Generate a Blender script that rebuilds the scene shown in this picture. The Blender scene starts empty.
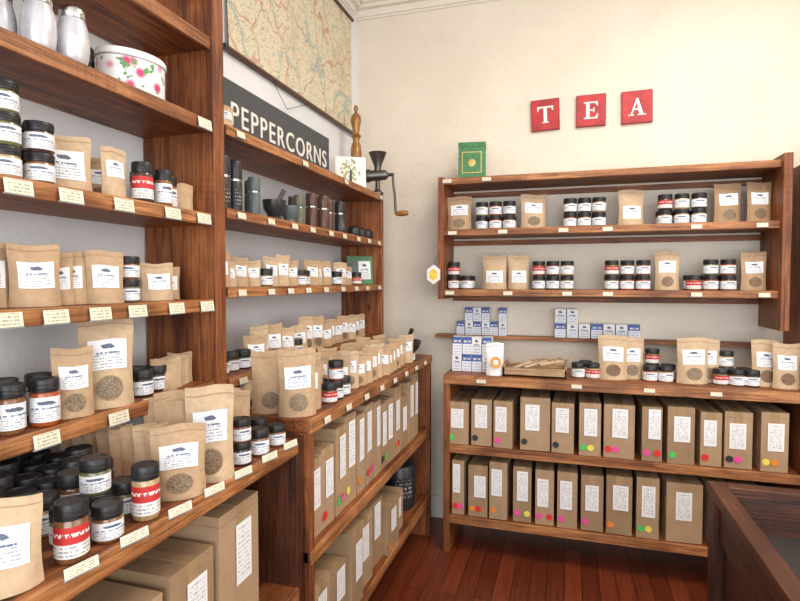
import bpy, bmesh, math, random
from mathutils import Matrix, Vector
random.seed(7)
R=random.uniform
# ------------------------------------------------------------ materials
MATS={}
class NT:
    def __init__(s,name,rough=0.6):
        m=bpy.data.materials.new(name); m.use_nodes=True
        s.m=m; s.t=m.node_tree; s.n=s.t.nodes; s.b=s.n['Principled BSDF']
        s.b.inputs['Roughness'].default_value=rough
        MATS[name]=m
    def new(s,k): return s.n.new(k)
    def link(s,a,b): s.t.links.new(a,b)
    def val(s,sock,v):
        if isinstance(v,bpy.types.NodeSocket): s.link(v,sock)
        else: sock.default_value=v
    def math(s,op,a,b=0.0,c=None):
        n=s.new('ShaderNodeMath'); n.operation=op
        s.val(n.inputs[0],a); s.val(n.inputs[1],b)
        if c is not None: s.val(n.inputs[2],c)
        return n.outputs[0]
    def coord(s,kind='Object',scale=(1,1,1),loc=(0,0,0)):
        c=s.new('ShaderNodeTexCoord'); mp=s.new('ShaderNodeMapping')
        mp.inputs['Scale'].default_value=scale; mp.inputs['Location'].default_value=loc
        s.link(c.outputs[kind],mp.inputs[0]); return mp.outputs[0]
    def noise(s,vec,scale=5,detail=4,rough=0.6,dist=0.0):
        n=s.new('ShaderNodeTexNoise'); s.link(vec,n.inputs['Vector'])
        n.inputs['Scale'].default_value=scale; n.inputs['Detail'].default_value=detail
        n.inputs['Roughness'].default_value=rough; n.inputs['Distortion'].default_value=dist
        return n.outputs['Fac']
    def ramp(s,f,stops):
        n=s.new('ShaderNodeValToRGB'); s.link(f,n.inputs[0])
        e=n.color_ramp.elements
        while len(e)<len(stops): e.new(0.5)
        for i,(p,c) in enumerate(stops):
            e[i].position=p; e[i].color=(*c,1)
        return n.outputs[0]
    def mix(s,f,a,b,mode='MIX'):
        n=s.new('ShaderNodeMixRGB'); n.blend_type=mode
        s.val(n.inputs[0],f)
        for i,v in ((1,a),(2,b)):
            if isinstance(v,tuple): n.inputs[i].default_value=(*v,1)
            else: s.link(v,n.inputs[i])
        return n.outputs[0]
    def col(s,c):
        if isinstance(c,tuple): s.b.inputs['Base Color'].default_value=(*c,1)
        else: s.link(c,s.b.inputs['Base Color'])
    def bump(s,f,strength=0.3,dist=0.01):
        n=s.new('ShaderNodeBump'); s.link(f,n.inputs['Height'])
        n.inputs['Strength'].default_value=strength; n.inputs['Distance'].default_value=dist
        s.link(n.outputs[0],s.b.inputs['Normal'])

def plain(name,c,rough=0.5,metal=0.0,var=0.12,sc=30):
    t=NT(name,rough); t.b.inputs['Metallic'].default_value=metal
    f=t.noise(t.coord(),sc,3)
    d=tuple(x*(1-var) for x in c); l=tuple(min(1,x*(1+var)) for x in c)
    t.col(t.ramp(f,[(0.3,d),(0.7,l)])); return t

def wood(name,axis,dark,mid,light,rough=0.5):
    t=NT(name,rough)
    sc=[11,11,11]; sc[axis]=0.9
    v=t.coord('Object',tuple(sc))
    f=t.noise(v,1.7,8,0.66,0.9)
    c=t.ramp(f,[(0.26,dark),(0.42,mid),(0.55,light),(0.64,mid),(0.74,light),(0.88,dark)])
    sc2=[65,65,65]; sc2[axis]=1.8
    g=t.noise(t.coord('Object',tuple(sc2)),2,4,0.75)
    c=t.mix(0.75,c,t.ramp(g,[(0.37,(0.3,0.25,0.22)),(0.58,(1,1,1))]),'MULTIPLY')
    b=t.noise(t.coord('Object',(1,1,1)),3.2,4)
    c=t.mix(0.85,c,t.ramp(b,[(0.34,(0.42,0.35,0.32)),(0.62,(1.0,1.0,1.0))]),'MULTIPLY')
    sc3=[3,3,3]; sc3[axis]=120
    sm=t.noise(t.coord('Object',tuple(sc3)),1,2,0.5)
    sf=t.ramp(t.noise(t.coord('Object',(1,1,1)),5.0,2),[(0.5,(0.0,)*3),(0.65,(0.4,)*3)])
    c=t.mix(sf,c,t.ramp(sm,[(0.4,(0.5,0.45,0.42)),(0.55,(1,1,1))]),'MULTIPLY')
    k=t.new('ShaderNodeTexVoronoi'); s3=[5,5,5]; s3[axis]=2.2
    t.link(t.coord('Object',tuple(s3)),k.inputs['Vector']); k.inputs['Scale'].default_value=1.6
    c=t.mix(t.ramp(k.outputs['Distance'],[(0.05,(0.9,)*3),(0.12,(0,)*3)]),c,(0.025,0.009,0.004))
    t.col(c); t.bump(g,0.4,0.004); return t
WD=((0.085,0.022,0.007),(0.265,0.075,0.020),(0.48,0.165,0.045))
for i,a in enumerate('xyz'): wood('reclaimed_wood_'+a,i,*WD)
WE=((0.15,0.046,0.014),(0.40,0.145,0.043),(0.66,0.30,0.11))
for i,a in enumerate('xyz'): wood('edge_wood_'+a,i,*WE)
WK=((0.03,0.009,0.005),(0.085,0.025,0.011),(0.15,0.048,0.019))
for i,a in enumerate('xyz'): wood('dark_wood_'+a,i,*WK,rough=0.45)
wood('tray_wood',0,(0.3,0.15,0.06),(0.55,0.33,0.15),(0.7,0.46,0.26))

t=NT('wall_plaster',0.85)
f=t.noise(t.coord(),2.2,5); t.col(t.ramp(f,[(0.3,(0.75,0.67,0.55)),(0.7,(0.83,0.755,0.635))]))
t.bump(t.noise(t.coord(),28,6,0.65),0.4,0.012)
t=NT('wall_plaster_white',0.85)
f=t.noise(t.coord(),2.2,5); t.col(t.ramp(f,[(0.3,(0.77,0.78,0.79)),(0.7,(0.86,0.87,0.88))]))
t.bump(t.noise(t.coord(),28,6,0.65),0.35,0.012)
plain('trim_paint',(0.82,0.76,0.66),0.5,0,0.03)
plain('ceiling_paint',(0.87,0.84,0.78),0.8,0,0.03)
t=NT('floor_planks',0.32)
br=t.new('ShaderNodeTexBrick'); c=t.coord('Object',(1,1,1)); c.node.inputs['Rotation'].default_value=(0,0,math.radians(90))
t.link(c,br.inputs['Vector']); br.inputs['Scale'].default_value=1.0
br.inputs['Brick Width'].default_value=1.3; br.inputs['Row Height'].default_value=0.085; br.inputs['Mortar Size'].default_value=0.0018
br.inputs['Color1'].default_value=(0.22,0.05,0.02,1); br.inputs['Color2'].default_value=(0.13,0.028,0.012,1); br.inputs['Mortar'].default_value=(0.02,0.006,0.003,1)
g=t.noise(t.coord('Object',(40,1.5,1)),2,5,0.7)
t.col(t.mix(0.8,br.outputs['Color'],t.ramp(g,[(0.3,(0.4,0.35,0.33)),(0.65,(1.2,1.1,1.05))]),'MULTIPLY'))

def kraft(name,c,sc=60):
    t=NT(name,0.72); f=t.noise(t.coord(),sc,4)
    t.col(t.ramp(f,[(0.3,tuple(x*0.8 for x in c)),(0.7,c)]))
    t.bump(t.noise(t.coord(),22,4),0.5,0.008); return t
kraft('kraft_paper',(0.52,0.35,0.205)); kraft('kraft_paper_light',(0.61,0.44,0.275)); kraft('kraft_paper_dark',(0.42,0.265,0.145))
kraft('carton_board',(0.47,0.31,0.18),8); kraft('carton_board_dark',(0.38,0.245,0.135),8)
plain('packing_tape',(0.40,0.265,0.14),0.25,0,0.05)

def label(name,base,ink,top=None,lines=8,logo=True,th=0.48,split=0.52,deco=True):
    t=NT(name,0.6)
    c=t.new('ShaderNodeTexCoord'); sp=t.new('ShaderNodeSeparateXYZ'); t.link(c.outputs['UV'],sp.inputs[0])
    u,v=sp.outputs[0],sp.outputs[1]
    vl=t.math('MULTIPLY',v,float(lines)); fr=t.math('FRACT',vl); fl=t.math('FLOOR',vl)
    band=t.math('GREATER_THAN',fr,0.5)
    cb=t.new('ShaderNodeCombineXYZ'); t.link(t.math('MULTIPLY',u,26.0),cb.inputs[0]); t.link(t.math('MULTIPLY',fl,3.7),cb.inputs[1])
    n=t.noise(cb.outputs[0],1.0,1,0.5); tx=t.math('GREATER_THAN',n,th)
    margin=t.math('LESS_THAN',t.math('ABSOLUTE',t.math('SUBTRACT',u,0.5)),0.38)
    mv=t.math('LESS_THAN',t.math('ABSOLUTE',t.math('SUBTRACT',v,0.5)),0.44)
    ink_f=t.math('MULTIPLY',t.math('MULTIPLY',band,tx),t.math('MULTIPLY',margin,mv))
    col=t.mix(t.math('MULTIPLY',ink_f,0.65),base,ink)
    if logo:
        blank=t.math('GREATER_THAN',v,0.5); col=t.mix(blank,col,base)
        du=t.math('MULTIPLY',t.math('SUBTRACT',u,0.5),2.8); dv=t.math('MULTIPLY',t.math('SUBTRACT',v,0.76),5.4)
        d=t.math('ADD',t.math('MULTIPLY',du,du),t.math('MULTIPLY',dv,dv))
        dn=t.math('ADD',d,t.math('MULTIPLY',t.noise(c.outputs['UV'],14,3),0.9))
        col=t.mix(t.math('LESS_THAN',dn,0.68),col,(0.10,0.13,0.2))
        st=t.math('MULTIPLY',t.math('LESS_THAN',t.math('ABSOLUTE',t.math('SUBTRACT',v,0.55)),0.03),t.math('LESS_THAN',t.math('ABSOLUTE',t.math('SUBTRACT',u,0.5)),0.3))
        col=t.mix(t.math('MULTIPLY',st,t.math('GREATER_THAN',n,0.4)),col,(0.1,0.13,0.25))
    if top:
        col=t.mix(t.math('GREATER_THAN',v,split),col,top)
        if deco:
            w=t.math('MULTIPLY',t.math('GREATER_THAN',v,0.68),t.math('LESS_THAN',v,0.8))
            w=t.math('MULTIPLY',w,t.math('MULTIPLY',margin,t.math('GREATER_THAN',n,0.45)))
            col=t.mix(w,col,(0.9,0.85,0.8))
    t.col(col)
label('label_white',(0.84,0.86,0.88),(0.12,0.14,0.2),lines=10)
label('label_red',(0.85,0.83,0.8),(0.15,0.13,0.15),top=(0.55,0.03,0.03),logo=False,split=0.45)
label('label_carton',(0.88,0.88,0.88),(0.1,0.1,0.12),lines=13,logo=False,th=0.53)
label('label_tag',(0.84,0.78,0.60),(0.15,0.1,0.06),lines=4,logo=False)
label('label_blue',(0.86,0.88,0.92),(0.2,0.3,0.55),top=(0.05,0.12,0.4),lines=6,logo=False,split=0.6)
label('label_pale',(0.86,0.87,0.88),(0.1,0.2,0.5),lines=6,logo=True)
label('label_black',(0.02,0.02,0.025),(0.7,0.7,0.7),lines=5,logo=False,th=0.55)

t=NT('spice_contents',0.7)
f=t.noise(t.coord(),260,3,0.8); g=t.noise(t.coord(),4,1)
t.col(t.mix(t.ramp(g,[(0.4,(0,)*3),(0.6,(1,)*3)]),t.ramp(f,[(0.35,(0.04,0.025,0.015)),(0.65,(0.32,0.19,0.10))]),t.ramp(f,[(0.35,(0.08,0.055,0.035)),(0.65,(0.38,0.29,0.19))])))
for nm,c in (('jar_contents_brown',(0.22,0.10,0.04)),('jar_contents_tan',(0.45,0.30,0.15)),('jar_contents_green',(0.16,0.16,0.06)),('jar_contents_dark',(0.06,0.035,0.025)),('jar_contents_red',(0.38,0.08,0.025))):
    t=plain(nm,c,0.18,0,0.4,300); t.b.inputs['Coat Weight'].default_value=0.4
plain('lid_black',(0.014,0.014,0.016),0.42)
plain('mill_black',(0.025,0.025,0.028),0.35)
plain('mill_slate',(0.10,0.13,0.13),0.4)
plain('mill_brown',(0.10,0.045,0.025),0.35)
plain('mill_steel',(0.55,0.55,0.55),0.25,1.0)
plain('mill_olive',(0.13,0.13,0.09),0.4)
plain('pearl_ceramic',(0.6,0.6,0.63),0.3,0.25)
plain('white_enamel',(0.85,0.85,0.84),0.3,0,0.03)
plain('cast_iron',(0.13,0.12,0.11),0.35,0.85)
plain('brass_wood',(0.33,0.16,0.045),0.3,0.3)
plain('paper_white',(0.86,0.85,0.82),0.7,0,0.03)
plain('sign_slate',(0.075,0.08,0.085),0.7)
plain('letter_cream',(0.85,0.82,0.74),0.6,0,0.03)
plain('tile_red',(0.46,0.02,0.026),0.5,0,0.3,12)
plain('tile_edge',(0.28,0.02,0.02),0.6)
plain('tin_green',(0.05,0.20,0.07),0.4,0,0.3,60)
plain('tin_gold',(0.55,0.42,0.12),0.4,0.3)
plain('case_interior',(0.035,0.03,0.028),0.5)
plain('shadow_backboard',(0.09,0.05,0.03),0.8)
plain('grey_plastic',(0.3,0.31,0.33),0.3)
plain('tag_yellow',(0.85,0.6,0.08),0.5)
for nm,c in (('dot_red',(0.75,0.03,0.03)),('dot_pink',(0.85,0.08,0.35)),('dot_green',(0.08,0.6,0.12)),('dot_yellow',(0.85,0.75,0.1)),('dot_orange',(0.85,0.25,0.03)),('dot_black',(0.03,0.03,0.03)),('dot_blue',(0.1,0.45,0.7))):
    plain(nm,c,0.5,0,0.03)
t=NT('floral_enamel',0.3)
vo=t.new('ShaderNodeTexVoronoi'); t.link(t.coord(),vo.inputs['Vector']); vo.inputs['Scale'].default_value=24
c=t.ramp(vo.outputs['Distance'],[(0.18,(0.62,0.03,0.16)),(0.3,(0.8,0.35,0.42)),(0.4,(0.86,0.86,0.84)),(0.5,(0.86,0.86,0.84))])
n=t.noise(t.coord(),30,2); t.col(t.mix(t.ramp(n,[(0.6,(0,)*3),(0.63,(1,)*3)]),c,(0.12,0.3,0.1)))
t=NT('tree_print',0.6)
vo=t.new('ShaderNodeTexVoronoi'); t.link(t.coord(),vo.inputs['Vector']); vo.inputs['Scale'].default_value=60
cc=t.new('ShaderNodeTexCoord'); sp=t.new('ShaderNodeSeparateXYZ'); t.link(cc.outputs['UV'],sp.inputs[0])
du=t.math('SUBTRACT',sp.outputs[0],0.5); dv=t.math('SUBTRACT',sp.outputs[1],0.6)
d=t.math('ADD',t.math('MULTIPLY',du,du),t.math('MULTIPLY',dv,dv))
crown=t.math('MULTIPLY',t.math('LESS_THAN',d,0.13),t.math('LESS_THAN',vo.outputs['Distance'],0.5))
pal=t.ramp(vo.outputs['Distance'],[(0.1,(0.05,0.12,0.35)),(0.3,(0.7,0.5,0.08)),(0.45,(0.1,0.3,0.15))])
base=t.mix(crown,(0.85,0.85,0.8),pal)
tr=t.math('MULTIPLY',t.math('LESS_THAN',t.math('ABSOLUTE',du),0.035),t.math('LESS_THAN',sp.outputs[1],0.6))
tr=t.math('MULTIPLY',tr,t.math('GREATER_THAN',sp.outputs[1],0.15))
t.col(t.mix(tr,base,(0.03,0.04,0.06)))
t=NT('antique_map',0.75)
v=t.coord('Object',(1,1,1))
f=t.noise(v,3.5,6,0.6,0.5)
c=t.ramp(f,[(0.3,(0.60,0.52,0.36)),(0.45,(0.74,0.66,0.48)),(0.55,(0.68,0.64,0.46)),(0.7,(0.77,0.66,0.49))])
vo=t.new('ShaderNodeTexVoronoi'); vo.feature='DISTANCE_TO_EDGE'; t.link(v,vo.inputs['Vector']); vo.inputs['Scale'].default_value=26
c=t.mix(t.ramp(vo.outputs['Distance'],[(0.015,(0.3,)*3),(0.03,(0,)*3)]),c,(0.35,0.22,0.14))
n2=t.new('ShaderNodeTexNoise'); t.link(v,n2.inputs['Vector']); n2.inputs['Scale'].default_value=9
mv=t.new('ShaderNodeMixRGB'); mv.blend_type='ADD'; mv.inputs[0].default_value=0.12; t.link(v,mv.inputs[1]); t.link(n2.outputs['Color'],mv.inputs[2])
vo=t.new('ShaderNodeTexVoronoi'); vo.feature='DISTANCE_TO_EDGE'; t.link(mv.outputs[0],vo.inputs['Vector']); vo.inputs['Scale'].default_value=4
c=t.mix(t.ramp(vo.outputs['Distance'],[(0.008,(0.6,)*3),(0.025,(0,)*3)]),c,(0.5,0.17,0.12))
riv=t.noise(v,1.4,4,0.5,1.2)
c=t.mix(t.ramp(riv,[(0.488,(0,)*3),(0.495,(0.7,)*3),(0.515,(0.7,)*3),(0.522,(0,)*3)]),c,(0.36,0.46,0.42))
tx=t.noise(t.coord('Object',(1,50,150)),1.0,2,0.5)
c=t.mix(t.ramp(tx,[(0.60,(0,)*3),(0.64,(0.55,)*3)]),c,(0.14,0.11,0.08))
t.col(c)

# ------------------------------------------------------------ mesh builder
class B:
    def __init__(s): s.v=[];s.f=[];s.m=[];s.uv=[];s.sm=[];s.mats=[]
    def mi(s,n):
        if n not in s.mats: s.mats.append(n)
        return s.mats.index(n)
    def face(s,pts,mat,uv=None,smooth=False,M=None):
        i=len(s.v)
        for p in pts:
            p=Vector(p)
            if M is not None: p=M@p
            s.v.append(p)
        s.f.append(list(range(i,i+len(pts)))); s.m.append(s.mi(mat)); s.sm.append(smooth)
        s.uv.append(uv or [(0,0)]*len(pts))
    def box(s,lo,hi,mat,M=None,front=None):
        x0,y0,z0=lo;x1,y1,z1=hi
        P=[(x0,y0,z0),(x1,y0,z0),(x1,y1,z0),(x0,y1,z0),(x0,y0,z1),(x1,y0,z1),(x1,y1,z1),(x0,y1,z1)]
        i=len(s.v)
        for p in P: s.v.append((M@Vector(p)) if M is not None else Vector(p))
        U=[(0,0),(1,0),(1,1),(0,1)]
        for k,q in enumerate([(0,3,2,1),(4,5,6,7),(0,1,5,4),(1,2,6,5),(2,3,7,6),(3,0,4,7)]):
            s.f.append([i+a for a in q]); s.uv.append(U); s.sm.append(False)
            s.m.append(s.mi(front if (front and k==2) else mat))
    def grid(s,fn,nu,nv,mat,M=None,smooth=True):
        i=len(s.v)
        for b in range(nv+1):
            for a in range(nu+1):
                p=Vector(fn(a/nu,b/nv)); s.v.append(M@p if M is not None else p)
        w=nu+1; mm=s.mi(mat)
        for b in range(nv):
            for a in range(nu):
                s.f.append([i+b*w+a,i+b*w+a+1,i+(b+1)*w+a+1,i+(b+1)*w+a]); s.m.append(mm); s.sm.append(smooth)
                s.uv.append([(a/nu,b/nv),((a+1)/nu,b/nv),((a+1)/nu,(b+1)/nv),(a/nu,(b+1)/nv)])
    def lathe(s,prof,M,seg=18,mat='lid_black',sx=1,sy=1):
        rings=[]
        for p in prof:
            i=len(s.v); r,z=p[0],p[1]
            if r<=1e-6:
                s.v.append(M@Vector((0,0,z))); rings.append((i,1))
            else:
                for j in range(seg):
                    th=2*math.pi*j/seg; s.v.append(M@Vector((r*sx*math.cos(th),r*sy*math.sin(th),z)))
                rings.append((i,seg))
        for k in range(len(prof)-1):
            a,b=rings[k],rings[k+1]; mt=prof[k+1][2] if len(prof[k+1])>2 else mat; mm=s.mi(mt)
            for j in range(seg):
                j2=(j+1)%seg
                if a[1]==1 and b[1]==1: continue
                if a[1]==1: q=[a[0],b[0]+j2,b[0]+j]; uu=[(0,0)]*3
                elif b[1]==1: q=[a[0]+j,a[0]+j2,b[0]]; uu=[(0,0)]*3
                else: q=[a[0]+j,a[0]+j2,b[0]+j2,b[0]+j]; uu=[(j/seg,0),((j+1)/seg,0),((j+1)/seg,1),(j/seg,1)]
                s.f.append(q); s.m.append(mm); s.sm.append(True); s.uv.append(uu)
    def tube(s,pts,r,mat,seg=8):
        pts=[Vector(p) for p in pts]
        rings=[]
        for k,p in enumerate(pts):
            d=(pts[min(k+1,len(pts)-1)]-pts[max(k-1,0)]).normalized()
            up=Vector((0,0,1)) if abs(d.z)<0.9 else Vector((1,0,0))
            a=d.cross(up).normalized(); b=d.cross(a)
            i=len(s.v)
            for j in range(seg):
                th=2*math.pi*j/seg; s.v.append(p+a*r*math.cos(th)+b*r*math.sin(th))
            rings.append(i)
        for k in range(len(rings)-1):
            for j in range(seg):
                j2=(j+1)%seg
                s.f.append([rings[k]+j,rings[k]+j2,rings[k+1]+j2,rings[k+1]+j]); s.m.append(s.mi(mat)); s.sm.append(True); s.uv.append([(0,0)]*4)
        for rr in (rings[0],rings[-1]):
            s.f.append([rr+j for j in range(seg)]); s.m.append(s.mi(mat)); s.sm.append(False); s.uv.append([(0,0)]*seg)
    def prism(s,pts,M,depth,mat):
        n=len(pts)
        s.face([(x,-depth,z) for x,z in pts],mat,M=M)
        for k in range(n):
            a=pts[k];b=pts[(k+1)%n]
            s.face([(a[0],0,a[1]),(b[0],0,b[1]),(b[0],-depth,b[1]),(a[0],-depth,a[1])],mat,M=M)
    def done(s,name,bevel=0,parent=None):
        me=bpy.data.meshes.new(name)
        me.from_pydata([tuple(v) for v in s.v],[],s.f)
        for n in s.mats: me.materials.append(MATS[n])
        me.polygons.foreach_set('material_index',s.m); me.polygons.foreach_set('use_smooth',s.sm)
        ul=me.uv_layers.new(name='UVMap')
        flat=[]
        for u in s.uv:
            for a in u: flat+= [a[0],a[1]]
        ul.data.foreach_set('uv',flat)
        bm=bmesh.new(); bm.from_mesh(me)
        for e in bm.edges:
            if len(e.link_faces)==2 and e.calc_face_angle(0)>0.75: e.smooth=False
        bm.to_mesh(me); bm.free(); me.update()
        o=bpy.data.objects.new(name,me); bpy.context.scene.collection.objects.link(o)
        if bevel:
            md=o.modifiers.new('bevel','BEVEL'); md.width=bevel; md.segments=2; md.limit_method='ANGLE'
        if parent: o.parent=parent
        return o
def T(x,y,z,rot=0,tilt=0):
    return Matrix.Translation((x,y,z))@Matrix.Rotation(math.radians(rot),4,'Z')@Matrix.Rotation(math.radians(tilt),4,'X')

# ------------------------------------------------------------ product builders
def pouch(b,x,y,z,w,h,rot=0,d=None,mat=None,lab='label_white',window=True,tilt=0,n=7,lq=(0.42,0.74),ls=0.72):
    mat=mat or random.choice(['kraft_paper','kraft_paper','kraft_paper_light'])
    d=d or w*0.5; M=T(x,y,z,rot,tilt); ph=R(0,6); a1=R(.001,.003); lean=R(-.012,.004)
    def half(q): return w/2*(1-0.06*math.sin(math.pi*min(1,q*1.2)))
    def th(s,q):
        f=max(0.04,(1-q/0.93))**0.75 if q<0.93 else 0.04
        f=max(f,0.04)
        return d/2*f*max(0.0,1-abs(s)**3)+a1*math.sin(9*q+ph+3*s)*(1-s*s)
    def F(u,v):
        s=2*u-1; return (s*half(v),-th(s,v)-0.0006-lean*v*v,v*h+0.003*v*math.sin(ph+3*s))
    def Bk(u,v):
        s=1-2*u; return (s*half(v),th(s,v)*0.8+0.0006-lean*v*v,v*h+0.003*v*math.sin(ph+3*s))
    b.grid(F,n,n+2,mat,M); b.grid(Bk,n,n+2,mat,M)
    b.grid(lambda u,v:((2*u-1)*half(0),(2*v-1)*th(2*u-1,0)*0.9,0.0008),n,1,mat,M)
    def S(u,v):
        q=0.90+0.012*v; s=(2*u-1)*0.97; return (s*half(q),-th(s,q)-0.0018-lean*q*q,q*h+0.003*q*math.sin(ph+3*s))
    b.grid(S,n,1,'kraft_paper_dark',M)
    if lab:
        q0,q1=lq
        def L(u,v):
            s=(2*u-1)*ls; q=q0+(q1-q0)*v; return (s*half(q),-th(s,q)-0.0022-lean*q*q,q*h+0.003*q*math.sin(ph+3*s))
        b.grid(L,6,4,lab,M)
    if window:
        cq=0.22;rs,rq=0.5,0.13
        def pt(s,q,e=0.0018): return (s*half(q),-th(s,q)-e-lean*q*q,q*h)
        N=14
        for rr0,rr1,mt in ((0,0.55,'spice_contents'),(0.55,1,'spice_contents'),(1,1.08,'kraft_paper_dark')):
            for k in range(N):
                a0=2*math.pi*k/N;a1_=2*math.pi*(k+1)/N
                P=[pt(rs*r*math.cos(a),cq+rq*r*math.sin(a)) for r,a in ((rr0,a0),(rr1,a0),(rr1,a1_),(rr0,a1_))]
                if rr0==0: P=P[1:3]+[P[0]]
                b.face(P,mt,M=M,smooth=True)
def jar(b,x,y,z,r=0.031,h=0.085,rot=0,lab='label_white',cont=None,seg=18):
    cont=cont or random.choice(['jar_contents_brown','jar_contents_tan','jar_contents_green','jar_contents_dark','jar_contents_red'])
    M=T(x,y,z,rot+R(-18,18)); lh=0.024 if h<0.1 else 0.028
    if h<0.07: lh=0.019
    hb=h-lh
    b.lathe([(0,0.0),(r*0.9,0.0),(r,0.004),(r,hb-0.006),(r*0.9,hb)],M,seg,cont)
    b.lathe([(r*0.9,hb-0.001),(r*0.985,hb),(r*1.0,hb+0.002),(r*1.0,h-0.003),(r*0.95,h),(r*0.8,h),(r*0.78,h-0.0015),(0,h-0.0015)],M,seg,'lid_black')
    for k in (0.3,0.6):
        zz=hb+lh*k; b.lathe([(r*1.0,zz-0.001),(r*1.02,zz),(r*1.0,zz+0.001)],M,seg,'lid_black')
    lo,hi=0.14*hb,0.86*hb
    def L(u,v):
        a=math.radians(-90-105+210*u); rr=r*1.014
        return (rr*math.cos(a),rr*math.sin(a),lo+(hi-lo)*v)
    b.grid(L,14,1,lab,M)
def carton(b,x,y,z,w,d,h,rot=0,dots=None,lab=True,mat=None):
    M=T(x,y,z,rot); mat=mat or random.choice(['carton_board','carton_board','carton_board_dark'])
    e=0.0015
    b.box((-w/2,-d/2,0),(w/2,d/2,h),mat,M)
    b.box((-w/2-e,-d/2-e,h-0.028),(w/2+e,d/2+e,h-0.0255),'carton_board_dark',M)
    b.box((-0.018,-d/2-e,h-0.06),(0.018,d/2+e,h+0.001),'packing_tape',M)
    b.box((-w/2,-0.001,h),(w/2,0.001,h+0.0008),'shadow_backboard',M)
    if lab:
        lw=min(w*0.6,0.075); lh=h*R(0.42,0.55); cx=R(-0.12,0.12)*w; z0=h*R(0.32,0.42)
        b.face([(cx-lw/2,-d/2-0.003,z0),(cx+lw/2,-d/2-0.003,z0),(cx+lw/2,-d/2-0.003,z0+lh),(cx-lw/2,-d/2-0.003,z0+lh)],'label_carton',[(0,0),(1,0),(1,1),(0,1)],M=M)
    if dots is None: dots=R(0,1)<0.5
    if dots:
        cs=random.sample(['dot_red','dot_pink','dot_green','dot_yellow','dot_orange','dot_black','dot_red'],random.choice([1,1,2,2]))
        for k,cn in enumerate(cs):
            rr=0.017; cx=-w/2+0.022+0.036*k if w>0.1 else (-w/2+0.022 if k==0 else w/2-0.022); cz=h*0.16+(0.036*(k//2) if w<=0.1 else 0)
            b.face([(cx+rr*math.cos(2*math.pi*j/14),-d/2-0.0034-0.0003*k,cz+rr*math.sin(2*math.pi*j/14)) for j in range(14)],cn,M=M)
def tag(b,p,rot,w=0.06,h=0.026):
    M=T(*p,rot,-8)
    b.box((-w/2,-0.002,-h/2),(w/2,0.0,h/2),'paper_white',M,front='label_tag')
    b.box((-w/2-0.002,-0.0012,-h/2-0.003),(w/2+0.002,0.003,-h/2),'grey_plastic',M)

# ------------------------------------------------------------ room
XW,YW,H=-1.36,3.45,3.42
XR,YF=3.3,-2.4
def room(name,lo,hi,mat):
    b=B(); b.box(lo,hi,mat); return b.done(name)
room('floor',(XW-0.15,YF-0.15,-0.1),(XR+0.15,YW+0.15,0),'floor_planks')
room('ceiling',(XW-0.15,YF-0.15,H),(XR+0.15,YW+0.15,H+0.1),'ceiling_paint')
room('wall_left',(XW-0.15,YF-0.15,0),(XW,YW+0.15,H),'wall_plaster_white')
room('wall_back',(XW,YW,0),(XR,YW+0.15,H),'wall_plaster')
room('wall_right',(XR,YF-0.15,0),(XR+0.15,YW+0.15,H),'wall_plaster')
b=B()
b.box((XW,YF-0.15,0),(XR,YF,0.6),'wall_plaster'); b.box((XW,YF-0.15,3.0),(XR,YF,H),'wall_plaster')
b.box((XW,YF-0.15,0.6),(-1.0,YF,3.0),'wall_plaster'); b.box((2.9,YF-0.15,0.6),(XR,YF,3.0),'wall_plaster')
b.done('wall_front')
b=B()
for x in (-1.0,0.28,1.57,2.84): b.box((x,YF-0.11,0.6),(x+0.06,YF-0.04,3.0),'trim_paint')
for z in (0.6,2.3,2.94): b.box((-1.0,YF-0.11,z),(2.9,YF-0.04,z+0.06),'trim_paint')
b.done('window_1')
CM=((0.012,3.275,3.29),(0.02,3.29,3.335),(0.05,3.335,3.36),(0.07,3.36,3.42))
b=B()
for (d,z0,z1) in CM: b.box((XW,YW-d,z0),(XR,YW,z1),'trim_paint')
b.done('trim_1',0.004)
b=B()
for (d,z0,z1) in CM: b.box((XW,YF,z0),(XW+d,YW-0.07,z1),'trim_paint')
b.done('trim_2',0.004)
room('baseboard_back',(XW,YW-0.018,0),(XR,YW,0.14),'trim_paint')

# ------------------------------------------------------------ shelving
TH=0.036
def board_y(b,x0,x1,y0,y1,zc,th=TH):
    b.box((x0,y0,zc-th/2),(x1-0.012,y1,zc+th/2),'reclaimed_wood_y')
    b.box((x1-0.012,y0,zc-th/2-0.002),(x1,y1,zc+th/2+0.001),'edge_wood_y')
def board_x(b,x0,x1,y0,y1,zc,th=TH):
    b.box((x0,y0+0.012,zc-th/2),(x1,y1,zc+th/2),'reclaimed_wood_x')
    b.box((x0,y0,zc-th/2-0.002),(x1,y0+0.012,zc+th/2+0.001),'edge_wood_x')
XU=-1.09; XC=-0.80; Xw=XW+0.004
LZ=[2.30,2.04,1.745,1.472,1.205]; LC=1.03
b=B()
for z in LZ: board_y(b,Xw,XU,0.25,1.50,z)
board_y(b,Xw,XU,0.25,1.50,2.62)
board_y(b,Xw,XC,0.25,1.52,LC,0.042)
board_y(b,Xw,XC,0.25,1.52,0.56,0.04)
board_y(b,Xw,XC,0.25,1.52,0.12,0.04)
b.box((Xw,1.50,LC+0.021),(XU+0.01,1.555,2.8),'reclaimed_wood_z')
b.box((Xw,0.20,LC+0.021),(XU+0.01,0.25,2.8),'reclaimed_wood_z')
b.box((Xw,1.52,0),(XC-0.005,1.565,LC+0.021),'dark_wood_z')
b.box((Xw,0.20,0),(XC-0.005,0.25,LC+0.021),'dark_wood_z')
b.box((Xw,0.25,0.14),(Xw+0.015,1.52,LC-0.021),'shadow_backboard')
b.done('wooden_shelving_unit',0.003)
MZ=[2.05,1.775,1.51,1.205]; MC=1.08
b=B()
y0,y1=1.57,3.16
for z in MZ: board_y(b,Xw,XU+0.01,y0,y1,z,0.032)
board_y(b,Xw,XC+0.02,y0,y1+0.04,MC,0.042)
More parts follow.
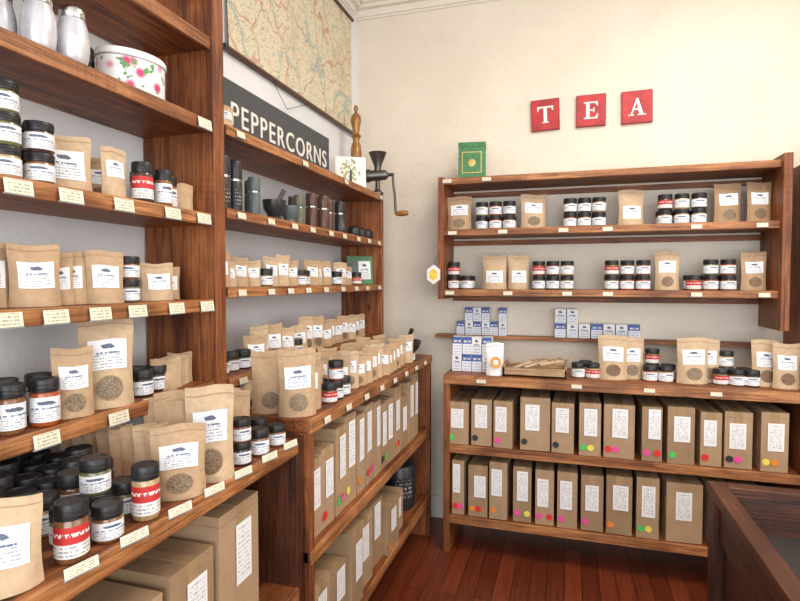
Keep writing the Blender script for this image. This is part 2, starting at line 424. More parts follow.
board_y(b,Xw,XC+0.02,y0,y1,0.65,0.04)
board_y(b,Xw,XC+0.02,y0,y1,0.24,0.04)
b.box((Xw,y1-0.0,MC+0.021),(XU+0.0,y1+0.04,2.065),'reclaimed_wood_z')
b.box((Xw,y1,0),(XC+0.015,y1+0.04,MC-0.021),'reclaimed_wood_z')
b.box((XC-0.05,y0,0),(XC+0.015,y0+0.03,MC-0.021),'reclaimed_wood_z')
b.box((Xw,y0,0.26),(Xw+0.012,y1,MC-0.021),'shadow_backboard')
b.done('wooden_shelving_unit',0.003)
BZ=[2.13,1.83,1.48]; BC=0.995
b=B()
YU=3.15; YC=2.99; Yw=YW-0.004
for z in BZ: board_x(b,-0.70,1.005,YU,Yw,z,0.034)
b.box((-0.735,YU-0.005,1.44),(-0.70,Yw,2.155),'reclaimed_wood_z')
b.box((1.005,YU-0.03,1.30),(1.045,Yw,2.175),'reclaimed_wood_z')
board_x(b,-0.80,1.005,3.36,Yw,1.20,0.02)
for z in (2.10,1.80,1.45): b.box((-0.70,Yw-0.018,z-0.03),(1.005,Yw,z),'reclaimed_wood_x')
board_x(b,-0.665,1.10,YC,Yw,BC,0.05)
board_x(b,-0.63,1.07,YC+0.01,Yw,0.60,0.044)
board_x(b,-0.63,1.07,YC+0.01,Yw,0.195,0.044)
b.box((-0.665,YC+0.01,0),(-0.63,Yw,BC-0.025),'reclaimed_wood_z')
b.box((1.07,YC+0.01,0),(1.105,Yw,BC-0.025),'reclaimed_wood_z')
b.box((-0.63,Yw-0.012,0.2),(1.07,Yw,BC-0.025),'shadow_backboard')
b.box((-0.63,Yw-0.05,0.10),(1.07,Yw-0.03,0.173),'edge_wood_x')
b.done('wooden_shelving_unit',0.003)
b=B()
for z in (2.05,1.72,1.40,1.0,0.6,0.2): board_x(b,1.17,2.3,3.02,Yw,z)
b.box((1.125,3.0,0),(1.17,Yw,2.14),'reclaimed_wood_z'); b.box((2.3,3.0,0),(2.34,Yw,2.14),'reclaimed_wood_z')
b.done('wooden_shelving_unit',0.003)

# ------------------------------------------------------------ price tags
b=B()
for z,ys in ((2.04,(1.46,)),(1.745,(0.85,0.975,1.13,1.31,1.45)),(1.472,(0.82,0.93,1.05,1.17,1.32,1.46)),(1.205,(0.9,1.1,1.3))):
    for y in ys: tag(b,(XU+0.006,y,z-0.002),90,0.062,0.03)
for y in (0.72,0.84,0.97,1.09,1.21,1.34,1.46): tag(b,(XC+0.004,y,LC+0.026),80,0.06,0.018)
for z,st in ((2.05,0.5),(1.775,0.19),(1.51,0.17),(1.205,0.16)):
    y=1.64
    while y<3.12: tag(b,(XU+0.016,y,z-0.002),90,0.045,0.02); y+=st*R(.85,1.2)
y=1.68
while y<3.1: tag(b,(XC+0.026,y,MC),90,0.045,0.02); y+=0.19
for z in BZ[1:]:
    for x in (-0.65,-0.33,0.0,0.22,0.62,0.93): tag(b,(x+R(-.03,.03),YU-0.006,z-0.002),0,0.05,0.02)
for x in (-0.68,-0.45): tag(b,(x,YU-0.006,BZ[0]),0,0.05,0.02)
for x in (-0.45,0.05,0.4,0.7): tag(b,(x,YC-0.006,BC),0,0.05,0.018)
b.done('shelf_price_tags')

# ------------------------------------------------------------ left upper shelves products
top=lambda z,th=TH: z+th/2+0.001
FR=62
z=top(LZ[2])
b=B()
for (x,y) in ((-1.14,0.865),(-1.20,0.93),(-1.135,0.94)):
    jar(b,x,y,z,0.030,0.068,FR); jar(b,x,y,z+0.069,0.030,0.068,FR)
jar(b,-1.15,0.87,z+0.138,0.03,0.068,FR)
jar(b,-1.135,1.25,z,0.028,0.112,FR,'label_red'); jar(b,-1.13,1.325,z,0.025,0.104,FR); jar(b,-1.165,1.385,z,0.027,0.1,FR); jar(b,-1.2,1.31,z,0.026,0.1,FR); jar(b,-1.2,1.44,z,0.026,0.085,FR)
b.done('spice_jars')
b=B()
pouch(b,-1.17,1.03,z,0.13,0.14,FR,lq=(0.2,0.72),window=False,n=10); pouch(b,-1.25,1.11,z,0.12,0.13,FR)
pouch(b,-1.15,1.165,z,0.07,0.135,FR+15,window=False); pouch(b,-1.14,1.43,z,0.055,0.085,FR,window=False,lab=None); pouch(b,-1.26,1.22,z,0.09,0.13,FR)
b.done('spice_pouches')
z=top(LZ[3])
b=B()
for y,w,h,x in ((0.80,.1,.13,-1.17),(0.865,.09,.14,-1.2),(0.935,.105,.14,-1.15),(1.015,.06,.125,-1.17),(1.055,.07,.13,-1.18),(1.12,.09,.135,-1.14),(1.33,.1,.11,-1.16),(1.42,.08,.1,-1.2),(0.98,.09,.13,-1.27),(1.2,.09,.13,-1.28)):
    pouch(b,x,y,z,w,h,FR+R(-8,8),lq=(0.3,0.72),window=False)
b.done('spice_pouches')
b=B()
for y in (1.205,1.26):
    for k in (0,1): jar(b,-1.15-(y>1.23)*0.05,y,z+k*0.0625,0.031,0.062,FR)
b.done('spice_jars')
z=top(LZ[4])
b=B()
for x,y in ((-1.14,0.86),(-1.13,0.935),(-1.21,0.90),(-1.14,0.79),(-1.2,0.98)): jar(b,x,y,z,0.030,0.105,FR)
for x,y in ((-1.15,1.25),(-1.17,1.33),(-1.2,1.28)):
    jar(b,x,y,z,0.031,0.075,FR)
b.done('spice_jars')
b=B()
pouch(b,-1.13,1.01,z,0.09,0.165,FR); pouch(b,-1.14,1.12,z,0.13,0.235,FR-4,n=10)
for k in range(5): pouch(b,-1.15-0.01*k,1.34+0.03*k,z,0.075,0.085+R(0,.01),FR-20,lab=None,window=False)
b.done('spice_pouches')
z=top(LZ[1])
def canister(x,y):
    b=B(); M=T(x,y,z)
    b.lathe([(0,0),(0.024,0),(0.029,0.006),(0.033,0.02),(0.0355,0.04),(0.036,0.055),(0.0345,0.075),(0.031,0.092),(0.0275,0.104),(0.0265,0.108)],M,28,'pearl_ceramic')
    b.lathe([(0.0265,0.106),(0.0285,0.109),(0.0285,0.125),(0.027,0.131),(0.022,0.135),(0,0.136)],M,28,'mill_steel')
    b.done('salt_shaker')
canister(-1.14,0.95); canister(-1.13,1.03); canister(-1.21,0.91)
b=B(); M=T(-1.165,1.25,z+0.0,70); k=1.28
b.lathe([(0,0),(0.055*k,0.0),(0.060*k,0.003),(0.062*k,0.01),(0.062*k,0.088),(0.058*k,0.092)],M,36,'floral_enamel',1.15,0.8)
b.lathe([(0.062*k,0.09),(0.065*k,0.092),(0.065*k,0.104),(0.062*k,0.11),(0.05*k,0.114),(0.02*k,0.117),(0,0.117)],M,36,'white_enamel',1.15,0.8)
b.lathe([(0.007,0.115),(0.007,0.120),(0.013,0.126),(0.011,0.135),(0,0.138)],M,16,'lid_black')
b.done('floral_tin')
b=B(); tx,ty=-1.305,1.235; M=T(tx,ty,z)
b.lathe([(0,0),(0.03,0),(0.04,0.03),(0.038,0.06),(0.02,0.078),(0.018,0.12),(0.022,0.135),(0.012,0.15),(0,0.155)],M,20,'mill_black')
b.tube([(tx+0.03,ty-0.01,z+0.035),(tx+0.045,ty-0.02,z+0.06),(tx+0.05,ty-0.03,z+0.09)],0.006,'mill_black')
b.tube([(tx,ty+0.035,z+0.09),(tx,ty+0.06,z+0.08),(tx,ty+0.06,z+0.05),(tx,ty+0.035,z+0.03)],0.005,'mill_black')
b.done('iron_teapot')

# ------------------------------------------------------------ left counter foreground
z=LC+0.0225
def one_jar(x,y,r=0.03,h=0.085,lab='label_white',rot=48,cont=None,zz=0):
    b=B(); jar(b,x,y,z+zz,r,h,rot,lab,cont,28); b.done('spice_jar')
one_jar(-0.845,0.925,0.0275,0.112,'label_red',50,'jar_contents_tan')
one_jar(-0.845,0.745,0.028,0.105,'label_red',50,'jar_contents_brown')
one_jar(-0.845,0.825,0.028,0.07); one_jar(-0.908,0.79,0.028,0.07); one_jar(-0.91,0.86,0.028,0.07); one_jar(-0.91,0.86,0.028,0.07,zz=0.0705)
one_jar(-0.905,0.93,0.028,0.07)
b=B()
for i in range(5):
    for j in range(5):
        x=-1.24+0.064*j; y=0.74+0.066*i
        if x>-0.95 and y<0.9: continue
        if x>-1.0 and y>0.98: continue
        jar(b,x+R(-.003,.003),y,z,0.0295,0.076 if (i+j)%3 else 0.1,52)
b.done('spice_jars')
def one_pouch(x,y,w,h,rot=48,**k):
    b=B(); pouch(b,x,y,z,w,h,rot,n=14,**k); b.done('spice_pouch')
one_pouch(-0.865,0.63,0.12,0.145,50,mat='kraft_paper_light',lq=(0.3,0.72),window=False)
one_pouch(-0.855,1.04,0.12,0.165,42)
one_pouch(-0.85,1.15,0.115,0.235,38)
one_jar(-0.845,1.275,0.027,0.062); one_jar(-0.845,1.275,0.027,0.062,zz=0.0625); one_jar(-0.84,1.36,0.027,0.075); one_jar(-0.905,1.46,0.027,0.075); one_jar(-0.84,1.455,0.027,0.062)
b=B()
for k in range(10):
    x=-1.20+0.029*k; pouch(b,x,1.085+0.010*k,z,0.085,0.122+R(-.004,.006),52+R(-5,5),d=0.03,lab=None,window=False)
for k in range(8):
    x=-1.065+0.021*k; pouch(b,x,1.235+0.016*k,z,0.10,0.185+R(-.008,.008),46+R(-5,5),d=0.03,lab=None,window=False,mat='kraft_paper')
b.done('kraft_bags')
b=B(); z=0.581
y=0.55
for w,h in ((0.2,0.26),(0.22,0.28),(0.17,0.30),(0.2,0.36)):
    carton(b,-1.02,y+w/2,z,w-0.01,0.34,h,90+R(-3,3)); y+=w+0.01
b.done('shipping_cartons',0.002)
b=B(); z=0.141; y=0.5
for w,h in ((0.24,0.3),(0.24,0.34),(0.24,0.30)):
    carton(b,-1.02,y+w/2,z,w-0.01,0.36,h,90+R(-3,3)); y+=w+0.03
b.done('shipping_cartons',0.002)

# ------------------------------------------------------------ middle bay
z=MZ[0]+0.017
b=B()
b.box((-1.315,1.62,z),(-1.30,2.86,z+0.285),'sign_slate'); sign=b.done('peppercorns_sign',0.002)
cu=bpy.data.curves.new('lettering','FONT'); cu.body='PEPPERCORNS'; cu.size=0.165; cu.extrude=0.002; cu.space_character=1.18
cu.offset=0.0008
to=bpy.data.objects.new('lettering',cu); bpy.context.scene.collection.objects.link(to)
cu.materials.append(MATS['letter_cream']); to.rotation_euler=(math.radians(90),0,math.radians(90)); to.location=(-1.297,1.905,z+0.112); to.parent=sign
bpy.context.view_layer.update()
s=0.90/max(0.01,to.dimensions.x); to.scale=(s,0.78,1)
b=B()
pouch(b,-1.13,1.63,z,0.06,0.08,60,window=False,mat='kraft_paper_light'); b.done('spice_pouch')
b=B()
M=T(-1.2,2.94,z,30,-8)
b.box((-0.088,-0.006,0.006),(0.088,0.004,0.2),'paper_white',M); b.face([(-0.082,-0.0065,0.01),(0.082,-0.0065,0.01),(0.082,-0.0065,0.194),(-0.082,-0.0065,0.194)],'tree_print',[(0,0),(1,0),(1,1),(0,1)],M=M)
b.box((-0.09,-0.012,0.003),(0.09,0.02,0.008),'mill_black',M)
b.done('tree_art_card')
def turned_mill(x,y,z,h,r,mat,name='pepper_mill'):
    b=B(); M=T(x,y,z)
    P=[(0,0),(1.0,0),(1.05,.03),(1.0,.07),(.75,.12),(.6,.22),(.72,.36),(.9,.46),(.78,.55),(.5,.6),(.62,.64),(.85,.66),(.5,.69),(.62,.76),(.85,.82),(.78,.88),(.4,.91),(.22,.93),(.34,.95),(.36,.975),(.2,1.0),(0,1.0)]
    b.lathe([(a*r,c*h) for a,c in P],M,24,mat); b.done(name)
turned_mill(-1.235,3.11,z,0.54,0.038,'brass_wood')
b=B()
gx,gy,gz=-1.10,3.12,z
M=T(gx,gy,gz)
b.lathe([(0,0.0),(0.035,0.0),(0.035,0.012),(0.016,0.03),(0.014,0.08),(0.03,0.095)],M,18,'cast_iron')
b.lathe([(0.018,0.13),(0.022,0.17),(0.034,0.20),(0.052,0.245),(0.055,0.25),(0.049,0.25),(0.02,0.20),(0,0.19)],M,20,'cast_iron')
Mh=T(gx,gy,gz+0.115)@Matrix.Rotation(math.radians(90),4,'Y')
b.lathe([(0,-0.075),(0.03,-0.075),(0.040,-0.07),(0.040,-0.055),(0.033,-0.045),(0.03,0.05),(0.02,0.06),(0.01,0.07),(0.01,0.10),(0,0.10)],Mh,20,'cast_iron')
b.tube([(gx+0.095,gy,gz+0.115),(gx+0.10,gy-0.01,gz+0.07),(gx+0.115,gy-0.02,gz-0.02),(gx+0.12,gy-0.02,gz-0.12)],0.008,'cast_iron')
Mk=T(gx+0.12,gy-0.02,gz-0.12)@Matrix.Rotation(math.radians(90),4,'Y')
b.lathe([(0,0),(0.012,0),(0.018,0.03),(0.016,0.06),(0.012,0.075),(0,0.078)],Mk,16,'brass_wood')
b.done('hand_crank_grinder')
z=MZ[1]+0.017
def cyl_mill(y,r,h,mat,x=-1.15,cap='mill_steel'):
    b=B(); M=T(x,y,z)
    b.lathe([(0,0),(r*0.95,0),(r,0.004),(r,h*0.60,),(r*0.97,h*0.61)],M,22,mat)
    b.lathe([(r*0.97,h*0.61),(r*0.97,h*0.65,cap),(r,h*0.66,mat),(r,h*0.94,mat),(r*0.9,h,mat),(0,h,mat)],M,22,mat)
    def L(u,v):
        a=math.radians(-40+80*u-25); return (1.01*r*math.cos(a),1.01*r*math.sin(a),h*(0.12+0.35*v))
    if mat=='mill_black': b.grid(L,6,1,'label_black',M)
    b.done('pepper_mill')
cyl_mill(1.645,0.026,0.19,'mill_black'); cyl_mill(1.715,0.026,0.185,'mill_black'); cyl_mill(1.775,0.022,0.18,'mill_steel',-1.2,'mill_black')
cyl_mill(1.84,0.024,0.15,'mill_slate'); cyl_mill(1.90,0.026,0.15,'mill_slate',-1.2)
b=B(); M=T(-1.15,1.99,z)
b.lathe([(0,0),(0.03,0),(0.032,0.008),(0.024,0.018),(0.044,0.05),(0.048,0.085),(0.044,0.085),(0.036,0.05),(0,0.035)],M,22,'mill_black'); b.tube([(-1.15,1.99,z+0.05),(-1.12,2.02,z+0.13)],0.009,'cast_iron'); b.done('mortar_and_pestle')
b=B(); M=T(-1.14,2.10,z)
b.lathe([(0,0),(0.028,0),(0.03,0.008),(0.022,0.018),(0.04,0.045),(0.042,0.075),(0.038,0.075),(0.03,0.045),(0,0.03)],M,22,'mill_slate'); b.tube([(-1.14,2.10,z+0.04),(-1.12,2.07,z+0.11)],0.008,'cast_iron'); b.done('mortar_and_pestle')
cyl_mill(2.20,0.028,0.13,'mill_olive'); cyl_mill(2.28,0.026,0.15,'mill_olive',-1.19); cyl_mill(2.37,0.028,0.17,'mill_brown',-1.17)
cyl_mill(2.46,0.03,0.17,'mill_brown'); cyl_mill(2.56,0.03,0.16,'mill_brown',-1.17); cyl_mill(2.66,0.028,0.17,'mill_black'); cyl_mill(2.76,0.028,0.15,'mill_black',-1.19)
b=B()
for y in (2.86,2.96,3.06):
    M=T(-1.15,y,z); b.lathe([(0,0),(0.03,0),(0.04,0.02),(0.036,0.05),(0.02,0.062),(0.0,0.065)],M,18,'mill_black')
b.done('salt_cellars')
def mixed(z,items,nm1,nm2,x0=-1.15,rot=60):
    bp=B(); bj=B()
    for it in items:
        k,y=it[0],it[1]
        if k=='p': pouch(bp,x0+R(-.03,.005),y,z,it[2],it[3],rot+R(-12,12),window=it[3]>0.13,lq=(0.35,0.72),n=6)
        elif k=='j':
            for q in range(it[2]): jar(bj,x0+R(-.02,.01),y,z+q*0.0705,0.03,0.07,rot,'label_red' if R(0,1)<0.15 else 'label_white',seg=14)
    if bp.v: bp.done(nm1)
    if bj.v: bj.done(nm2)
z=MZ[2]+0.017
mixed(z,[('p',1.63,.085,.125),('p',1.71,.06,.09),('p',1.77,.07,.11),('p',1.84,.06,.1),('j',1.91,1),('p',1.98,.07,.12),('p',2.05,.07,.13),('p',2.13,.08,.11),('j',2.21,1),('j',2.28,1),('p',2.36,.08,.12),('p',2.44,.08,.11),('p',2.52,.07,.12),('j',2.61,1),('p',2.70,.09,.12),('p',2.80,.09,.10),('j',2.90,1)],'spice_pouches','spice_jars')
b=B(); M=T(-1.19,3.06,z,40,-6)
b.box((-0.08,-0.004,0.001),(0.08,0.004,0.17),'tin_green',M); b.box((-0.01,-0.006,0.03),(0.065,-0.0035,0.14),'label_white',M); b.box((-0.07,-0.006,0.03),(-0.02,-0.0035,0.14),'mill_slate',M); b.done('recipe_card')
z=MZ[3]+0.017
its=[]; y=1.63
for k in range(18):
    if k in (0,1,2,7): its.append(('j',y,1)); y+=0.07
    else: its.append(('p',y,R(.075,.095),R(.11,.16))); y+=R(.075,.09)
    if y>3.1: break
mixed(z,its,'spice_pouches','spice_jars')
z=MC+0.022
b=B()
for (x,y,w,h) in ((-0.855,1.62,.125,.22),(-0.965,1.63,.12,.21),(-1.05,1.67,.1,.10),(-0.86,1.71,.09,.17),(-0.89,1.79,.09,.15)):
    pouch(b,x,y,z,w,h,34+R(-4,4),lab=None if x<-0.9 else 'label_pale',n=9,mat='kraft_paper')
y=2.02
while y<2.85:
    pouch(b,-0.85+R(-.02,.015),y,z,R(.075,.095),R(.11,.155),40+R(-15,15),window=R(0,1)<.6,n=6); y+=R(.06,.085)
y=1.9
while y<2.9:
    pouch(b,-0.98+R(-.02,.02),y,z,R(.075,.095),R(.13,.16),40+R(-15,15),window=False,n=6); y+=R(.075,.1)
b.done('spice_pouches')
b=B()
for x,y,l in ((-0.835,1.83,'label_red'),(-0.84,1.90,'label_white'),(-0.90,1.89,'label_white'),(-0.84,1.97,'label_white'),(-0.84,2.92,'label_white')):
    jar(b,x,y,z,0.029,0.072,55,l)
jar(b,-0.84,1.90,z+0.0725,0.029,0.072,55)
b.done('spice_jars')
b=B(); M=T(-0.90,3.03,z); k=1.15
b.lathe([(0,0),(0.05*k,0),(0.052*k,0.01),(0.042*k,0.025),(0.07*k,0.055),(0.082*k,0.10),(0.075*k,0.10),(0.06*k,0.06),(0,0.045)],M,28,'mill_black'); b.tube([(-0.90,3.03,z+0.06),(-0.85,3.0,z+0.17)],0.012,'cast_iron'); b.done('mortar_and_pestle')
b=B(); z=0.671; y=1.62
while y<3.0:
    w=R(.085,.13); carton(b,-0.985,y+w/2,z,w-0.006,0.34,R(.27,.36),90+R(-3,3)); y+=w
b.done('shipping_cartons',0.0015)
b=B(); z=0.261; y=1.62
while y<2.7:
    w=R(.12,.19); carton(b,-0.97+R(-.02,.02),y+w/2,z,w-0.008,0.34,R(.2,.31),90+R(-4,4)); y+=w
b.done('shipping_cartons',0.0015)
b=B(); M=T(-0.91,2.95,0.261)
b.lathe([(0,0),(0.085,0),(0.09,0.01),(0.09,0.24),(0.086,0.245),(0.03,0.25),(0.03,0.28),(0,0.28)],M,28,'mill_black')
def L(u,v):
    a=math.radians(-95+80*u); return (0.0915*math.cos(a),0.0915*math.sin(a),0.06+0.12*v)
b.grid(L,8,1,'label_black',M); b.done('storage_canister')

# ------------------------------------------------------------ back unit products
def brow(z,items,y=3.24):
    bp=B(); bj=B()
    for it in items:
        k,x0,x1=it[:3]
        if k=='p':
            w=x1-x0; pouch(bp,(x0+x1)/2,y+0.02,z,w*1.02,it[3],R(-8,8)+8,n=9,mat=random.choice(['kraft_paper_light','kraft_paper','kraft_paper_dark']),lq=(0.2,0.55) if it[4] else (0.45,0.75),window=not it[4])
        else:
            n=it[3]; w=(x1-x0)/n; red=it[5] if len(it)>5 else ()
            for q in range(n):
                lv=it[4] if isinstance(it[4],int) else it[4][q]
                for s in range(lv): jar(bj,x0+w*(q+.5),y+R(-.01,.01),z+s*0.0815,min(.036,w*0.47),0.081,8,'label_red' if (q,s) in red else 'label_white',seg=18)
                jar(bj,x0+w*(q+.5),y+0.09,z,0.034,0.081,8,seg=12)
    bp.done('tea_pouches'); bj.done('tea_jars')
brow(BZ[1]+0.018,[('p',-0.70,-0.555,.205,0),('j',-0.53,-0.29,3,2),('p',-0.265,-0.125,.20,0),('j',-0.03,0.20,3,2),('p',0.262,0.395,.20,1),('j',0.455,0.70,3,2,((0,1),)),('p',0.73,0.865,.21,0),('p',0.885,1.0,.21,0)])
brow(BZ[2]+0.018,[('j',-0.695,-0.62,1,2,((0,1),)),('j',-0.615,-0.54,1,1),('p',-0.485,-0.345,.20,1),('p',-0.335,-0.215,.20,1),('j',-0.20,0.035,3,2,((0,1),)),('j',0.19,0.435,3,2,((0,1),)),('p',0.455,0.575,.21,0),('j',0.60,0.845,3,(1,2,2),((0,0),)),('p',0.865,0.985,.2,0)])
z=BC+0.026
yc=3.12
b=B()
for (x,w,h,q) in ((0.235,.15,.235,0),(0.335,.12,.22,.05),(0.62,.155,.235,0),(0.70,.12,.22,.06),(0.955,.13,.23,0.03),(1.03,.12,.22,-0.02)):
    pouch(b,x,yc+q,z,w,h,R(-4,10),n=10,mat='kraft_paper_light')
b.done('tea_pouches')
b=B()
for x,q,s,rd in ((0.06,0,1,0),(0.135,0.0,1,1),(0.10,0.08,1,0),(0.42,0,1,0),(0.495,0,1,0),(0.44,.08,2,1),(0.52,.08,1,0),(0.75,0,1,1),(0.82,-0.01,1,0),(0.79,.08,2,0),(0.87,.06,1,1),(0.885,-0.01,1,0)):
    for k in range(s): jar(b,x,yc+q,z+0.0815*k,0.036,0.081,8,'label_red' if rd and k==s-1 else 'label_white')
b.done('tea_jars')
def tbox(b,x,y,z,w,d,h,rot=0,f='label_blue'):
    M=T(x,y,z,rot); b.box((-w/2,-d/2,0),(w/2,d/2,h),'paper_white',M,front=f); b.box((-w/2-.0005,-d/2-.0005,h*0.93),(w/2+.0005,d/2+.0005,h*0.94),'grey_plastic',M)
b=B()
for i in range(4):
    for k in range(2): tbox(b,-0.615+0.058*i,3.17,z+0.101*k,0.054,0.07,0.10,R(-3,3),'label_pale' if (i+k)%3==0 else 'label_blue')
b.done('tea_boxes',0.001)
b=B(); zz=1.211
for i in range(6):
    for k in range(1+(i%4>0)): tbox(b,-0.64+0.052*i,3.405,zz+0.086*k,0.048,0.06,0.085,R(-3,3),'label_pale' if (i+k)%2 else 'label_blue')
for i,n in enumerate((2,2,1,1,1,1,1)):
    for k in range(n): tbox(b,-0.04+0.068*i,3.405,zz+0.086*k,0.062,0.06,0.085,R(-3,3),'label_pale' if (i+k)%3 else 'label_blue')
b.done('tea_boxes',0.001)
b=B(); x0,x1,ya,yb=-0.34,0.0,3.04,3.24
b.box((x0,ya,z),(x1,yb,z+0.012),'tray_wood')
b.box((x0,ya,z),(x1,ya+0.012,z+0.05),'tray_wood'); b.box((x0,yb-0.012,z),(x1,yb,z+0.05),'tray_wood')
b.box((x0,ya,z),(x0+0.012,yb,z+0.065),'tray_wood'); b.box((x1-0.012,ya,z),(x1,yb,z+0.065),'tray_wood')
b.done('wooden_tray',0.002)
b=B()
for k in range(7):
    xa=-0.31+0.028*k; b.tube([(xa,3.075+0.02*(k%3),z+0.03+0.006*k),(xa+0.13,3.11+0.01*k,z+0.08+0.004*(k%3))],0.008,'kraft_paper_light')
    M=T(xa+0.135,3.11+0.01*k,z+0.078+0.004*(k%3)); b.lathe([(0,0),(0.012,0.003),(0.018,0.012),(0.016,0.012),(0,0.006)],M,12,'kraft_paper_light')
b.done('wooden_spoons')
b=B(); pouch(b,-0.385,3.06,z+0.0,0.10,0.18,18,d=0.05,mat='paper_white',lab=None,window=False,n=10,tilt=0)
Mo=T(-0.385,3.06,z,18)
b.face([(0.03*math.cos(2*math.pi*j/20),-0.0275+0.012*math.sin(2*math.pi*j/20),0.075+0.03*math.sin(2*math.pi*j/20)) for j in range(20)],'dot_orange',M=Mo)
b.face([(0.014*math.cos(2*math.pi*j/16),-0.029+0.006*math.sin(2*math.pi*j/16),0.075+0.014*math.sin(2*math.pi*j/16)) for j in range(16)],'paper_white',M=Mo)
b.done('tea_bag_packet')
rowA=[(-.652,-.526),(-.515,-.392),(-.381,-.271),(-.254,-.085),(-.070,.052),(.062,.178),(.192,.352),(.371,.473),(.482,.615),(.633,.736),(.749,.878),(.895,1.02)]
hA=[.24,.26,.26,.29,.27,.28,.28,.28,.29,.27,.28,.29]
b=B()
for i,(xa,xb) in enumerate(rowA):
    w=(xb-xa); carton(b,(xa+xb)/2,3.19+R(-.01,.01),0.624,w*0.93,0.34,hA[i],R(-3,3),dots=True)
b.done('shipping_cartons',0.0015)
rowB=[(-.62,-.545),(-.53,-.415),(-.405,-.30),(-.285,-.18),(-.165,-.06),(-.045,.065),(.075,.195),(.21,.345),(.355,.47),(.48,.66),(.68,.8),(.81,.95)]
b=B()
for i,(xa,xb) in enumerate(rowB):
    w=(xb-xa); carton(b,(xa+xb)/2,3.19+R(-.01,.01),0.219,w*0.93,0.34,R(.27,.33),R(-3,3),dots=i!=9)
b.done('shipping_cartons',0.0015)
b=B()
for zz in (2.07,1.74,1.42,1.02):
    for x in (1.25,1.37,1.5,1.7,1.85): pouch(b,x,3.14,zz,0.11,0.2,R(-5,10),n=6)
b.done('tea_pouches')
b=B()
for zz in (0.621,0.221):
    for x in (1.27,1.45,1.63,1.81,2.0): carton(b,x,3.2,zz,0.16,0.34,0.28,0)
b.done('shipping_cartons',0.0015)

b=B(); z=BZ[0]+0.019; M=T(-0.55,3.25,z,6)
b.box((-0.078,-0.05,0),(0.078,0.05,0.185),'tin_green',M); b.box((-0.08,-0.052,0.185),(0.08,0.052,0.21),'tin_green',M)
b.box((-0.058,-0.0525,0.03),(0.058,-0.0505,0.155),'tin_gold',M); b.box((-0.052,-0.054,0.036),(0.052,-0.0525,0.149),'tin_green',M)
b.lathe([(0.022,0.05),(0.014,0.052),(0,0.052)],M@Matrix.Translation((0,0,0.09))@Matrix.Rotation(math.radians(90),4,'X')@Matrix.Translation((0,0,0.004)),18,'tin_gold')
b.done('green_tea_tin',0.002)
def tile(name,x,zc,pieces,wd=0.165,rot=0):
    b=B(); M=Matrix.Translation((x,YW-0.002,zc))@Matrix.Rotation(math.radians(rot),4,'Y')
    h=wd*1.12
    b.box((-wd/2,-0.018,-h/2),(wd/2,0,h/2),'tile_edge',M); b.box((-wd/2+.004,-0.02,-h/2+.004),(wd/2-.004,-0.017,h/2-.004),'tile_red',M)
    M2=M@Matrix.Translation((0,-0.02,0))
    for i,p in enumerate(pieces): b.prism([(a*wd,c*wd) for a,c in p],M2,0.0012+0.0002*i,'letter_cream')
    b.done(name)
def rc(x0,z0,x1,z1): return [(x0,z0),(x1,z0),(x1,z1),(x0,z1)]
Tp=[rc(-.06,-.3,.06,.3),rc(-.28,.24,.28,.3),rc(-.12,-.3,.12,-.265),[(-.28,.25),(-.28,.13),(-.25,.13),(-.2,.25)],[(.28,.25),(.2,.25),(.25,.13),(.28,.13)]]
Ep=[rc(-.17,-.3,-.05,.3),rc(-.24,-.3,.22,-.25),rc(-.24,.25,.22,.3),rc(-.1,-.025,.1,.03),rc(.08,-.08,.115,.09),[(.22,-.26),(.13,-.26),(.21,-.13),(.24,-.13)],[(.22,.26),(.23,.14),(.2,.14),(.13,.26)]]
Ap=[[(-.23,-.3),(-.17,-.3),(.035,.3),(-.02,.3)],[(.07,-.3),(.21,-.3),(.035,.3),(-.035,.27)],rc(-.13,-.11,.12,-.06),rc(-.29,-.3,-.1,-.265),rc(.01,-.3,.29,-.265)]
tile('letter_tile_t',-0.14,2.547,Tp,rot=-2); tile('letter_tile_e',0.12,2.55,Ep,rot=0); tile('letter_tile_a',0.37,2.548,Ap,rot=-1)
b=B(); M=T(-0.755,YU-0.02,1.585,0)
hx=[(0.045*math.cos(math.radians(60*k+30)),0.058*math.sin(math.radians(60*k+30))) for k in range(6)]
b.prism(hx,M,0.006,'paper_white'); b.prism([(a*.6,c*.6-.0) for a,c in hx],M@Matrix.Translation((0,-0.006,0)),0.002,'tag_yellow')
b.tube([(-0.755,YU-0.02,1.64),(-0.735,YU-0.01,1.70)],0.0015,'lid_black'); b.done('hanging_tag')

# ------------------------------------------------------------ map on left wall
b=B()
my0,my1,mz0,mz1=1.96,3.30,2.50,3.22
b.grid(lambda u,v:(XW+0.014+0.004*math.sin(7*u)+0.012*(1-v)**3,my0+(my1-my0)*u,mz0+(mz1-mz0)*v),30,14,'antique_map')
b.tube([(XW+0.022,my0-0.02,mz0),(XW+0.022,my1+0.02,mz0)],0.011,'mill_brown',10); b.tube([(XW+0.02,my0-0.02,mz1),(XW+0.02,my1+0.02,mz1)],0.011,'mill_brown',10)
for yy in (my0-0.02,my1+0.02):
    b.lathe([(0,-0.014),(0.012,-0.01),(0.015,0),(0.012,0.01),(0,0.014)],T(XW+0.022,yy,mz0),12,'lid_black')
b.tube([(XW+0.02,2.3,mz0),(XW+0.02,2.45,mz0-0.10),(XW+0.02,2.7,mz0)],0.0015,'lid_black',5)
b.done('hanging_map')

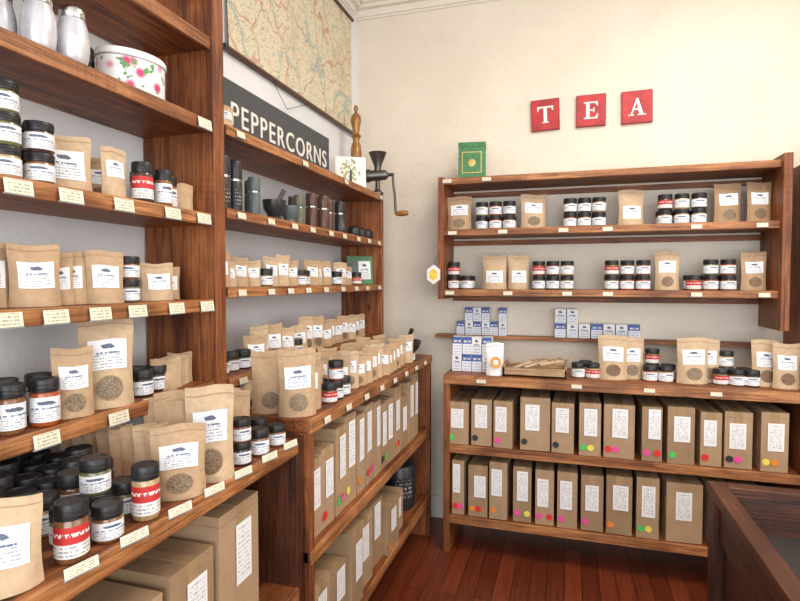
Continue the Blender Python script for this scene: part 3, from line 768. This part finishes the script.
# ------------------------------------------------------------ wooden merchandise bin bottom right
b=B()
x0,x1,ya,yb,zt=0.44,1.25,0.75,1.97,0.90
fw=0.05
b.box((x0,ya,zt-0.035),(x0+fw,yb,zt),'dark_wood_y'); b.box((x1-fw,ya,zt-0.035),(x1,yb,zt),'dark_wood_y')
b.box((x0+fw,yb-fw,zt-0.035),(x1-fw,yb,zt),'dark_wood_x'); b.box((x0+fw,ya,zt-0.035),(x1-fw,ya+fw,zt),'dark_wood_x')
b.box((x0+0.03,ya+0.03,zt-0.16),(x1-0.03,yb-0.03,zt-0.14),'case_interior')
for X in (x0+0.005,x1-0.075):
    for Y in (ya+0.005,yb-0.075): b.box((X,Y,0),(X+0.07,Y+0.07,zt-0.035),'dark_wood_z')
for X in (x0+0.02,x1-0.045):
    b.box((X,ya+0.07,zt-0.17),(X+0.025,yb-0.07,zt-0.035),'dark_wood_y'); b.box((X+0.012,ya+0.07,0.15),(X+0.018,yb-0.07,zt-0.17),'dark_wood_y')
for Y in (ya+0.02,yb-0.045):
    b.box((x0+0.07,Y,zt-0.17),(x1-0.07,Y+0.025,zt-0.035),'dark_wood_x'); b.box((x0+0.07,Y+0.008,0.15),(x1-0.07,Y+0.018,zt-0.17),'dark_wood_x')
b.box((x0+0.03,ya+0.03,0.12),(x1-0.03,yb-0.03,0.15),'dark_wood_x')
b.done('wooden_display_bin',0.004)

# ------------------------------------------------------------ lights
def area(name,loc,rot,sx,sy,power,col):
    l=bpy.data.lights.new(name,'AREA'); l.shape='RECTANGLE'; l.size=sx; l.size_y=sy; l.energy=power; l.color=col
    o=bpy.data.objects.new(name,l); o.location=loc; o.rotation_euler=[math.radians(a) for a in rot]; bpy.context.scene.collection.objects.link(o)
area('window_daylight',(0.95,YF+0.05,1.8),(90,0,0),3.7,2.3,130,(0.93,0.96,1.0))
area('side_daylight',(XR-0.1,0.8,2.0),(90,0,90),3.0,2.0,48,(0.97,0.98,1.0))
area('ceiling_light',(0.7,1.8,H-0.05),(0,0,0),1.2,0.8,48,(1.0,0.9,0.78))
w=bpy.data.worlds.new('world'); bpy.context.scene.world=w; w.use_nodes=True
w.node_tree.nodes['Background'].inputs[0].default_value=(0.75,0.87,1,1); w.node_tree.nodes['Background'].inputs[1].default_value=1.5
cd=bpy.data.cameras.new('camera'); cd.sensor_width=36; cd.lens=545/800*36; cd.clip_start=0.05
co=bpy.data.objects.new('camera',cd); co.location=(0,0,1.55); co.rotation_euler=(math.radians(90-2.1),0,math.radians(17.1))
bpy.context.scene.collection.objects.link(co); bpy.context.scene.camera=co
bpy.context.scene.view_settings.view_transform='Standard'
